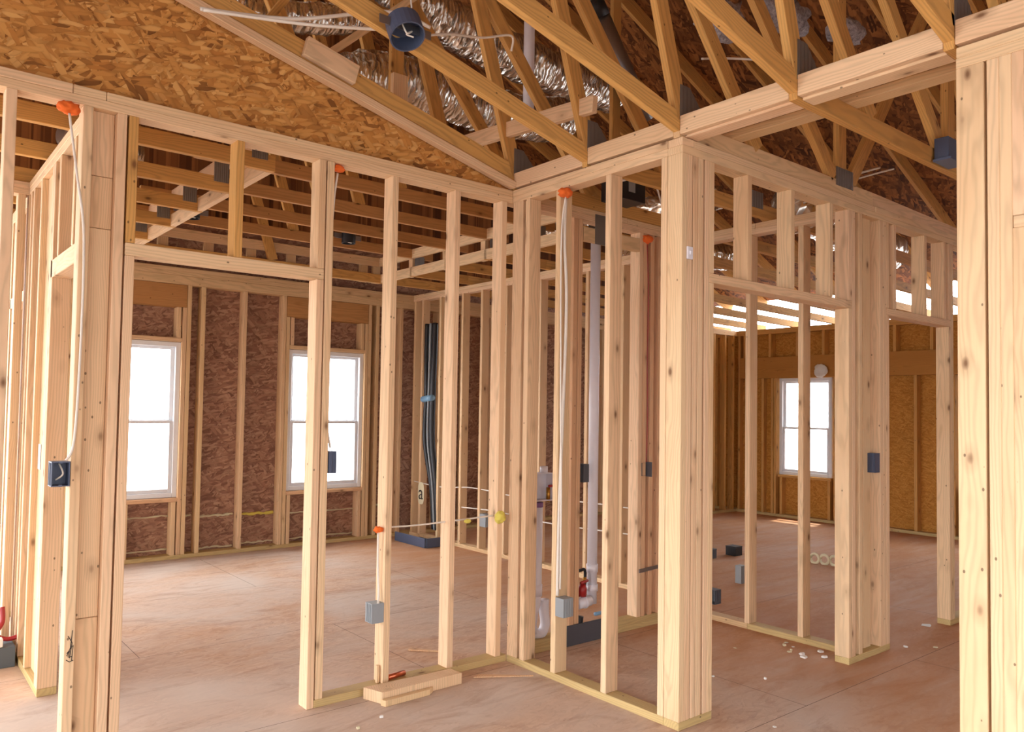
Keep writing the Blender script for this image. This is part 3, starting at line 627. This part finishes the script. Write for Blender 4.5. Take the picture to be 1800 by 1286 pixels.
cab('white cable looping over the truss chord to the round light housing', [(-1.5, -.66, 3.42), (-1.25, -.66, 3.42), (-1.16, -.66, 3.34), (-1.13, -.65, 3.24)], .004)
cab('white cable rising in the attic behind the square light housing', [(1.9, -.7, 2.9), (2.2, -.85, 3.08), (2.5, -1.0, 3.2)], .007)
cab('second white cable rising behind the square light housing', [(1.95, -.74, 2.9), (2.25, -.9, 3.07), (2.6, -1.05, 3.2)], .006)
cab('thin white cable above the nearest truss crossings', [(.35, -1.1, 3.3), (.5, -1.15, 3.33), (.75, -1.3, 3.34), (.85, -1.4, 3.33)], .006)
cab('white cable crossing high behind the door cripples', [(.3, -.6, 2.76), (.9, -.3, 2.95), (1.5, .1, 2.9)], .006)
# pvc + plumbing
def pipe(label, pts, r, extra=None, mat='pvc', name='drain_pipe', sm=False, n=20):
    o = tube(name, pts, r, mat, None, n, sm); tag(o, label, 'pipe')
    for (p0, p1, rr, m, nm) in (extra or []): 
        q = tube(nm, [p0, p1], rr, m, None, n, False); q.parent = o; q.matrix_local = Matrix.Translation(q.location-o.location)
    return o
pipe('white vertical vent pipe rising through the plumbing wall', [(.745, .045, .22), (.745, .045, 2.66)], .033,
     [((.745, .045, .42), (.745, .045, .47), .038, 'pvc', 'coupling'), ((.745, .045, .30), (.745, .045, .34), .039, 'pvc', 'coupling')])
pipe('short white sideways drain pipe joining the vent pipe', [(.60, .03, .235), (.71, .03, .245)], .035, [((.655, .03, .24), (.668, .03, .241), .041, 'pvc', 'coupling')])
pipe('white laundry drain pipe running down to a curved trap', [(.272, .05, .90), (.272, .05, .35), (.262, .05, .28), (.245, .05, .22), (.235, .05, .16), (.25, .05, .11)], .031,
     [((.272, .05, .90), (.272, .05, .87), .034, 'purple', 'primer_ring'), ((.272, .05, .40), (.272, .05, .33), .035, 'pvc', 'coupling')], sm=False)
tag(tube('pipe_trap', [(.25, .05, .12), (.275, .05, .10), (.32, .05, .10), (.345, .05, .15), (.335, .05, .23), (.335, .05, .30)], .031, 'pvc', None, 20), 'bulging white trap at the foot of the laundry drain', 'pipe')
r = thing('outlet_box', 'clear white laundry outlet box with brass valve on the plumbing wall', 'outlet box', (.27, .02, .9))
bm = bmesh.new()
for (a0, a1, b0, b1, c0, c1) in ((-.095, .095, .055, .06, 0, .17), (-.095, -.09, -.02, .06, 0, .17), (.09, .095, -.02, .06, 0, .17), (-.095, .095, -.02, .06, 0, .006), (-.095, .095, -.02, .06, .165, .17), (-.11, -.045, -.024, -.02, .07, .14)):
    m4 = Matrix.Translation(((a0+a1)/2, (b0+b1)/2, (c0+c1)/2)) @ Matrix.Diagonal((a1-a0, b1-b0, c1-c0, 1)); bmesh.ops.create_cube(bm, size=1, matrix=m4)
o = link('box_body', mesh(bm, 'outlet'), 'pvc', r); o.location = (0, 0, .01)
o = tube('valve', [(.33, .02, .9), (.33, .02, .99)], .012, 'brass', r, 10, False); o = tube('valve_handle', [(.315, .0, 1.0), (.345, .0, 1.0)], .008, 'redm', r, 8, False)
o = tube('pipe_stub', [(.30, .03, 1.08), (.30, .03, 1.12)], .025, 'pvc', r, 14, False)
# red valve assembly
r = thing('water_valve', 'red handled water valve with black pipe loop at the foot of the plumbing wall', 'valve', (.66, .05, .08))
tube('pipe_loop', [(.60, .05, .36), (.60, .05, .43), (.65, .05, .44), (.685, .05, .43), (.685, .05, .3)], .010, 'black', r, 8)
tube('valve_body', [(.64, .03, .28), (.645, .03, .33), (.65, .03, .36)], [.028, .03, .016], 'redm', r, 12, False)
tube('valve_handle', [(.61, .01, .37), (.67, .01, .38)], .010, 'redm', r, 8, False); tube('brass_nut', [(.655, .02, .365), (.655, .02, .40)], .012, 'brass', r, 8, False)
tube('hose', [(.60, .03, .079), (.605, .03, .12), (.61, .03, .16)], .035, 'black', r, 10)
tube('blue_collar', [(.73, .0, .16), (.79, .0, .16)], .012, 'blue', r, 10, False)
tag(flat('flashing_sheet', .46, .86, -.016, -.004, .0, .125, 'box_d'), 'dark flashing sheet leaning on the plumbing wall plate', 'sheet')
tag(flat('nail_plate', .69, .80, -.006, -.002, 2.55, 2.745, 'plate'), 'dark steel guard plate above the white vent pipe', 'metal plate')
tag(flat('nail_plate', JX-.004, JX-.001, 1.06, 1.13, 1.12, 1.25, 'plate'), 'small grey steel guard plate on the left closet studs', 'metal plate')
tag(beam('metal_strap', (1.14, -.01, .385), (1.42, -.01, .40), (0, 1, 0), .006, .025, 'steel', None, .001), 'narrow grey metal strap between studs of the plumbing wall', 'metal strap')
o = thing('cable_bracket', 'small white plastic bracket high on the thick corner post', 'bracket', (.05, CY-.01, 2.22)); box('bracket_body', .03, .07, CY-.012, CY-.001, 2.19, 2.25, 'pvc', o); box('clip', .04, .06, CY-.02, CY-.012, 2.21, 2.23, 'pvc', o)
# black line sets on partition G
r = thing('line_set', 'bundle of black insulated tubes tied with a blue band on the back room side wall', 'tubing', (GX+.02, 3.8, .1))
for k, (dy, dx, rr, m) in enumerate(((.11, 0, .028, 'black'), (.03, .02, .03, 'black'), (-.05, .0, .034, 'black'), (.0, -.03, .012, 'box'))):
    tube('insulated_tube', [(GX+.03+dx, 3.80+dy+.03, 2.42), (GX+.02+dx, 3.82+dy, 2.1), (GX-.0+dx, 3.80+dy*.8, 1.6), (GX-.0+dx, 3.80+dy*.9, 1.1), (GX+.02+dx, 3.72+dy*.6, .6), (GX+.03+dx, 3.68+dy*.5, .12)], rr, m, r, 12)
tube('blue_band', [(GX-.02, 3.93, 1.56), (GX-.03, 3.72, 1.58)], .035, 'blue', r, 12, False)
r = thing('floor_tray', 'blue-grey metal tray on the floor below the black tubes', 'tray', (GX-.15, 3.6, 0))
box('tray_base', GX-.32, GX-.01, 3.35, 3.95, .002, .012, 'box_b', r); box('tray_rim', GX-.34, GX-.325, 3.35, 3.95, .002, .10, 'box_b', r); box('tray_rim', GX-.32, GX-.01, 3.335, 3.349, .002, .10, 'box_b', r)
# recessed light housings
def can(c, tilt, label, mat='box_b', r_=.078, h=.09, square=False):
    t = thing('light_housing', label, 'light housing', c); bm = bmesh.new()
    n = 24; R = Quaternion((1, 0, 0), tilt).to_matrix().to_4x4()
    def ring(rr, z): return [bm.verts.new(R @ Vector((rr*math.cos(2*math.pi*k/n), rr*math.sin(2*math.pi*k/n), z))) for k in range(n)]
    a = ring(r_, 0); b_ = ring(r_, h); c_ = ring(r_-.006, 0); d_ = ring(r_-.006, h-.006)
    for k in range(n):
        j = (k+1) % n; bm.faces.new((a[k], a[j], b_[j], b_[k])); bm.faces.new((c_[j], c_[k], d_[k], d_[j])); bm.faces.new((a[j], a[k], c_[k], c_[j]))
    bm.faces.new(b_); bm.faces.new(d_[::-1]); o = link('housing', mesh(bm, 'can', False), mat, t)
    box('mounting_plate', c[0]-.13, c[0]+.13, c[1]+r_*.2, c[1]+r_*.2+.004, c[2]+h*.35, c[2]+h*.75, 'steel', t)
    tube('wire_coil', [(c[0]-.03, c[1], c[2]+.05), (c[0]-.01, c[1]-.01, c[2]+.01), (c[0]+.02, c[1], c[2]+.03), (c[0]+.0, c[1]+.01, c[2]+.015), (c[0]+.03, c[1], c[2]+.008)], .004, 'cable', t, 6)
    return t
can((-1.19, -.72, 3.065), -.5, 'round dark blue light housing clipped to a truss near the top edge')
t = thing('light_housing', 'square dark blue light housing on a truss near the right edge', 'light housing', (1.36, -1.90, 2.80))
box('housing', 1.29, 1.45, -1.93, -1.86, 2.79, 2.90, 'box_b', t); box('mounting_lip', 1.27, 1.46, -1.95, -1.86, 2.775, 2.789, 'box_b', t); box('slot', 1.40, 1.412, -1.933, -1.9301, 2.82, 2.87, 'dark', t)
can((-1.05, 2.64, 2.90), 0, 'black round light housing in the back room ceiling left of the doorway cripple', 'black', .06, .11)
can((.29, 2.64, 2.90), 0, 'black round light housing in the back room ceiling right of the doorway post', 'black', .06, .11)
r = thing('attic_unit', 'black metal unit with square window behind the door cripples', 'attic unit', (.75, -.35, 2.80)); box('unit_body', .62, .86, -.28, -.12, 2.79, 2.96, 'black', r); box('unit_window', .70, .76, -.284, -.281, 2.84, 2.93, 'box', r)
# attic ducts
def duct(label, pts, r, seed, mat='foil'):
    o = tube('flexible_duct', pts, r, mat, None, 28, True, .16, seed, 16); return tag(o, label, 'duct')
duct('silver foil flexible duct sagging behind the gable truss', [(-1.5, 1.3, 3.3), (-1.0, 1.2, 3.42), (-.4, 1.0, 3.66), (.2, 1.0, 3.70), (.8, 1.05, 3.72), (1.4, 1.1, 3.85)], .17, 1)
duct('upper silver foil flexible duct behind the round light housing', [(-.9, 1.6, 4.9), (-.1, 1.4, 4.62), (.4, 1.35, 4.45), (.9, 1.3, 4.35), (1.6, 1.3, 4.33), (2.3, 1.4, 4.4)], .17, 4)
duct('short silver foil duct glimpsed above the scab block', [(-1.6, .82, 3.70), (-1.2, .82, 3.76), (-.85, .82, 3.84), (-.6, .85, 3.95)], .09, 7)
duct('silver foil flexible duct low in the attic at right', [(2.2, -.55, 2.98), (2.9, -.4, 3.02), (3.6, -.2, 3.06), (4.3, .0, 3.1), (5.2, .2, 3.15)], .19, 11)
duct('silver foil duct seen through the ceiling joists at left', [(-2.1, 1.5, 3.0), (-1.75, 1.7, 3.05), (-1.6, 2.4, 3.1)], .10, 13)
duct('silver foil duct seen above the side wall of back room', [(1.5, 1.5, 3.0), (1.6, 1.0, 3.02), (1.7, .4, 3.03), (1.9, -.1, 3.06)], .09, 15)
duct('silver foil duct end in the right room ceiling', [(2.5, 1.5, 3.02), (3.2, 1.2, 3.0), (3.9, 1.0, 3.02)], .13, 18)
for i, (c, rr, sq) in enumerate([((1.35, -.5, 4.05), .14, (1.2, .8, 1)), ((1.95, -.6, 4.25), .15, (1.6, .7, .8)), ((2.2, -.9, 4.1), .12, (1.4, .8, .7))]):
    tag(blob('insulation_wad', c, rr, 'fuzz', None, sq, .5, i*5), ['grey insulation wad behind the top truss crossing', 'larger grey insulation wad hanging from the roof deck', 'grey insulation tuft beside the larger wad'][i], 'insulation')
r = thing('metal_flue', 'shiny round metal flue with a black collar and elbow rising through the attic', 'flue', (1.25, .5, 3.8))
tube('flue_pipe', [(1.72, .5, 3.75), (1.19, .5, 4.42)], .092, 'steel', r, 28, False); tube('black_collar', [(1.20, .5, 4.40), (1.10, .5, 4.53)], .097, 'black', r, 28, False)
tube('elbow', [(1.11, .5, 4.50), (1.05, .5, 4.60), (1.03, .5, 4.72), (1.06, .5, 4.85)], .095, 'steel', r, 28)
pipe('white vertical vent pipe high in the attic', [(.36, .3, 3.35), (.36, .3, 4.6)], .036, [((.36, .3, 3.33), (.36, .3, 3.42), .042, 'pvc', 'coupling')], name='vent_pipe')
# housewrap marks
def glyph_a(c, n, s, h, label):
    """white printed sheet scrap with the letter a"""
    r = thing('wrap_scrap', label, 'printed scrap', c); n = Vector(n); s = Vector(s); u = Vector((0, 0, 1)); bm = bmesh.new(); N = 20
    vs = []
    for k in range(N):
        an = 2*math.pi*k/N; vs.append(bm.verts.new(s*(.25*h*math.copysign(abs(math.cos(an))**.6, math.cos(an)))+u*(.5*h*math.copysign(abs(math.sin(an))**.6, math.sin(an)))))
    f = bm.faces.new(vs); e = bmesh.ops.extrude_face_region(bm, geom=[f]); bmesh.ops.translate(bm, verts=[v for v in e['geom'] if isinstance(v, bmesh.types.BMVert)], vec=n*.002)
    bmesh.ops.recalc_face_normals(bm, faces=bm.faces[:]); link('sheet', mesh(bm, 'sheet'), 'caulk', r)
    cu = bpy.data.curves.new('letter', 'FONT'); cu.body = 'a'; cu.size = h*.9; cu.align_x = 'CENTER'; cu.align_y = 'CENTER'; cu.extrude = .001
    o = bpy.data.objects.new('letter', cu); COL.objects.link(o); cu.materials.append(M['ink']); COL.objects.unlink(o); me = bpy.data.meshes.new_from_object(o); o2 = bpy.data.objects.new('letter', me); COL.objects.link(o2); bpy.data.objects.remove(o); o = o2; o.parent = r
    z = n; x = u.cross(z); o.matrix_local = Matrix(((x.x, u.x, z.x, n.x*.004), (x.y, u.y, z.y, n.y*.004), (x.z, u.z, z.z, n.z*.004), (0, 0, 0, 1)))
glyph_a((GX-.004, 3.955, .50), (-1, 0, 0), (0, 1, 0), .25, 'cream sheet scrap printed with a dark letter a beside the black tubes')
tag(blob('foam_lump', (7.06, 1.99, 2.05), .09, 'paper', None, (.3, 1.1, 1), .25, 21), 'pale foam lump above the right room window', 'foam')
# scrap wood and litter on the floor
def slab(name, pts, h, mat, label, cat, z0=.001):
    bm = bmesh.new(); c = Vector((sum(p[0] for p in pts)/len(pts), sum(p[1] for p in pts)/len(pts), z0))
    a = [bm.verts.new(Vector((p[0], p[1], z0))-c) for p in pts]; b = [bm.verts.new(Vector((p[0], p[1], z0+h))-c) for p in pts]
    bm.faces.new(a[::-1]); bm.faces.new(b)
    for i in range(len(a)): bm.faces.new((a[i], a[(i+1) % len(a)], b[(i+1) % len(a)], b[i]))
    bmesh.ops.recalc_face_normals(bm, faces=bm.faces[:]); bmesh.ops.bevel(bm, geom=bm.edges[:], offset=.002, segments=1, affect='EDGES')
    o = link(name, mesh(bm, name), mat); o.location = c; return tag(o, label, cat)
slab('wood_offcut', [(-.955, -.035), (-.915, -.16), (-.43, -.155), (-.44, -.06)], .058, 'stud', 'notched pale offcut of lumber lying against the doorway wall plate', 'wood offcut')
slab('wood_offcut', [(-.93, -.166), (-.92, -.20), (-.66, -.195), (-.62, -.166)], .03, 'stud2', 'thin wedge of wood touching the notched offcut', 'wood offcut')
tag(tube('copper_stub', [(-.775, .03, .053), (-.665, .045, .053)], .014, 'copper', None, 14, False), 'short shiny copper stub lying on the wall plate', 'pipe')
slab('wood_splinter', [(-.33, -.12), (-.05, -.30), (-.045, -.292), (-.28, -.10)], .006, 'red', 'long reddish splinter on the floor near the inner corner', 'splinter')
slab('wood_splinter', [(-.36, .50), (-.22, .36), (-.215, .37), (-.33, .53)], .008, 'red', 'brown splinter on the floor inside the back room', 'splinter')
slab('wood_splinter', [(-.845, .02), (-.83, .02), (-.83, .04), (-.845, .04)], .09, 'stud2', 'small upright splinter at a stud foot beside the plate', 'splinter', .039)
rnd = random.Random(3)
def scrap(x, y, s, k, label, grp):
    pts = [(x+s*math.cos(a)*rnd.uniform(.5, 1), y+s*math.sin(a)*rnd.uniform(.5, 1)) for a in [i*math.pi/2.5+rnd.uniform(-.2, .2) for i in range(5)]]
    slab('paper_scrap', pts, rnd.uniform(.002, .012), 'paper' if k % 3 else 'caulk', label, 'scrap')['group'] = grp
for k in range(12): scrap(rnd.uniform(1.45, 1.68), rnd.uniform(-1.1, -.75), rnd.uniform(.012, .03), k, 'tiny white paper scrap near the plate foot behind the first right doorway', 'white scraps by the wall plate')
for k, (x, y) in enumerate([(1.93, -1.24), (1.9, -1.22), (2.2, -1.3), (2.35, -1.42)]): scrap(x, y, .02, k, 'tiny white scrap at the foot of the post between right doorways', 'white scraps by the post')
scrap(2.85, -1.15, .06, 1, 'white triangular scrap on the floor at the second right doorway', 'doorway scrap')
for k, (x, y) in enumerate([(1.30, -.66), (.75, -.9), (.95, -1.1), (-1.15, -.35), (-1.0, -.3), (.4, -1.5)]): scrap(x, y, .014, k, ['white speck just inside the first right doorway', 'white speck on the floor beside the thick corner post', 'white speck halfway across the first right doorway', 'cream speck in front of the doorway wall plate end', 'white speck between the plate end and the notched offcut', 'white speck on the bare floor before the right doorways'][k], 'specks of floor litter')
r = thing('foam_ring_pile', 'pile of cream rings lying on the right room floor', 'rings', (4.3, .45, 0))
for k in range(5):
    c = Vector((4.28+.02*k, .60-.09*k, .05)); tube('ring', [c+Vector((0, .045*math.cos(a), .045*math.sin(a))) for a in [i*math.pi/6 for i in range(13)]], .014, 'caulk', r, 8, False)
# left edge items
r = thing('red_valve_handle', 'dark red pipe with lever handle at the lower left edge', 'valve', (-2.33, 1.70, .1))
tube('handle', [(-2.30, 1.72, .30), (-2.30, 1.70, .22), (-2.33, 1.68, .16), (-2.28, 1.66, .13), (-2.21, 1.64, .145), (-2.175, 1.63, .15)], .013, 'redm', r, 10); tube('pipe', [(-2.42, 1.72, .16), (-2.33, 1.70, .16)], .02, 'redm', r, 10, False)
slab('grey_block', [(-2.9, 1.55), (-2.25, 1.55), (-2.25, 1.78), (-2.9, 1.78)], .11, 'slate', 'blue-grey block on the floor at the lower left edge', 'block')
tag(box('pipe_collar', -2.44, -2.31, 1.555, 1.61, .115, .16, 'paper'), 'white block on top of the grey block at left edge', 'block')
# ink marks on lumber
def marks(name, pts, y, label):
    bm = bmesh.new(); c = Vector((pts[0][0][0], y, pts[0][0][1]))
    for seg in pts: tube_bm(bm, [Vector((x, y, z))-c for x, z in seg], .0016, 5)
    o = link(name, mesh(bm, name), 'ink'); o.location = c; return tag(o, label, 'marking')
marks('ink_scribble', [[(-2.278, .53), (-2.262, .50), (-2.27, .44)], [(-2.262, .55), (-2.268, .48), (-2.28, .45)], [(-2.28, .46), (-2.258, .49), (-2.262, .43)], [(-2.282, .435), (-2.27, .425), (-2.256, .43)], [(-2.27, .47), (-2.275, .445), (-2.262, .445)]], -.001, 'black ink scribble low on the left wall post')
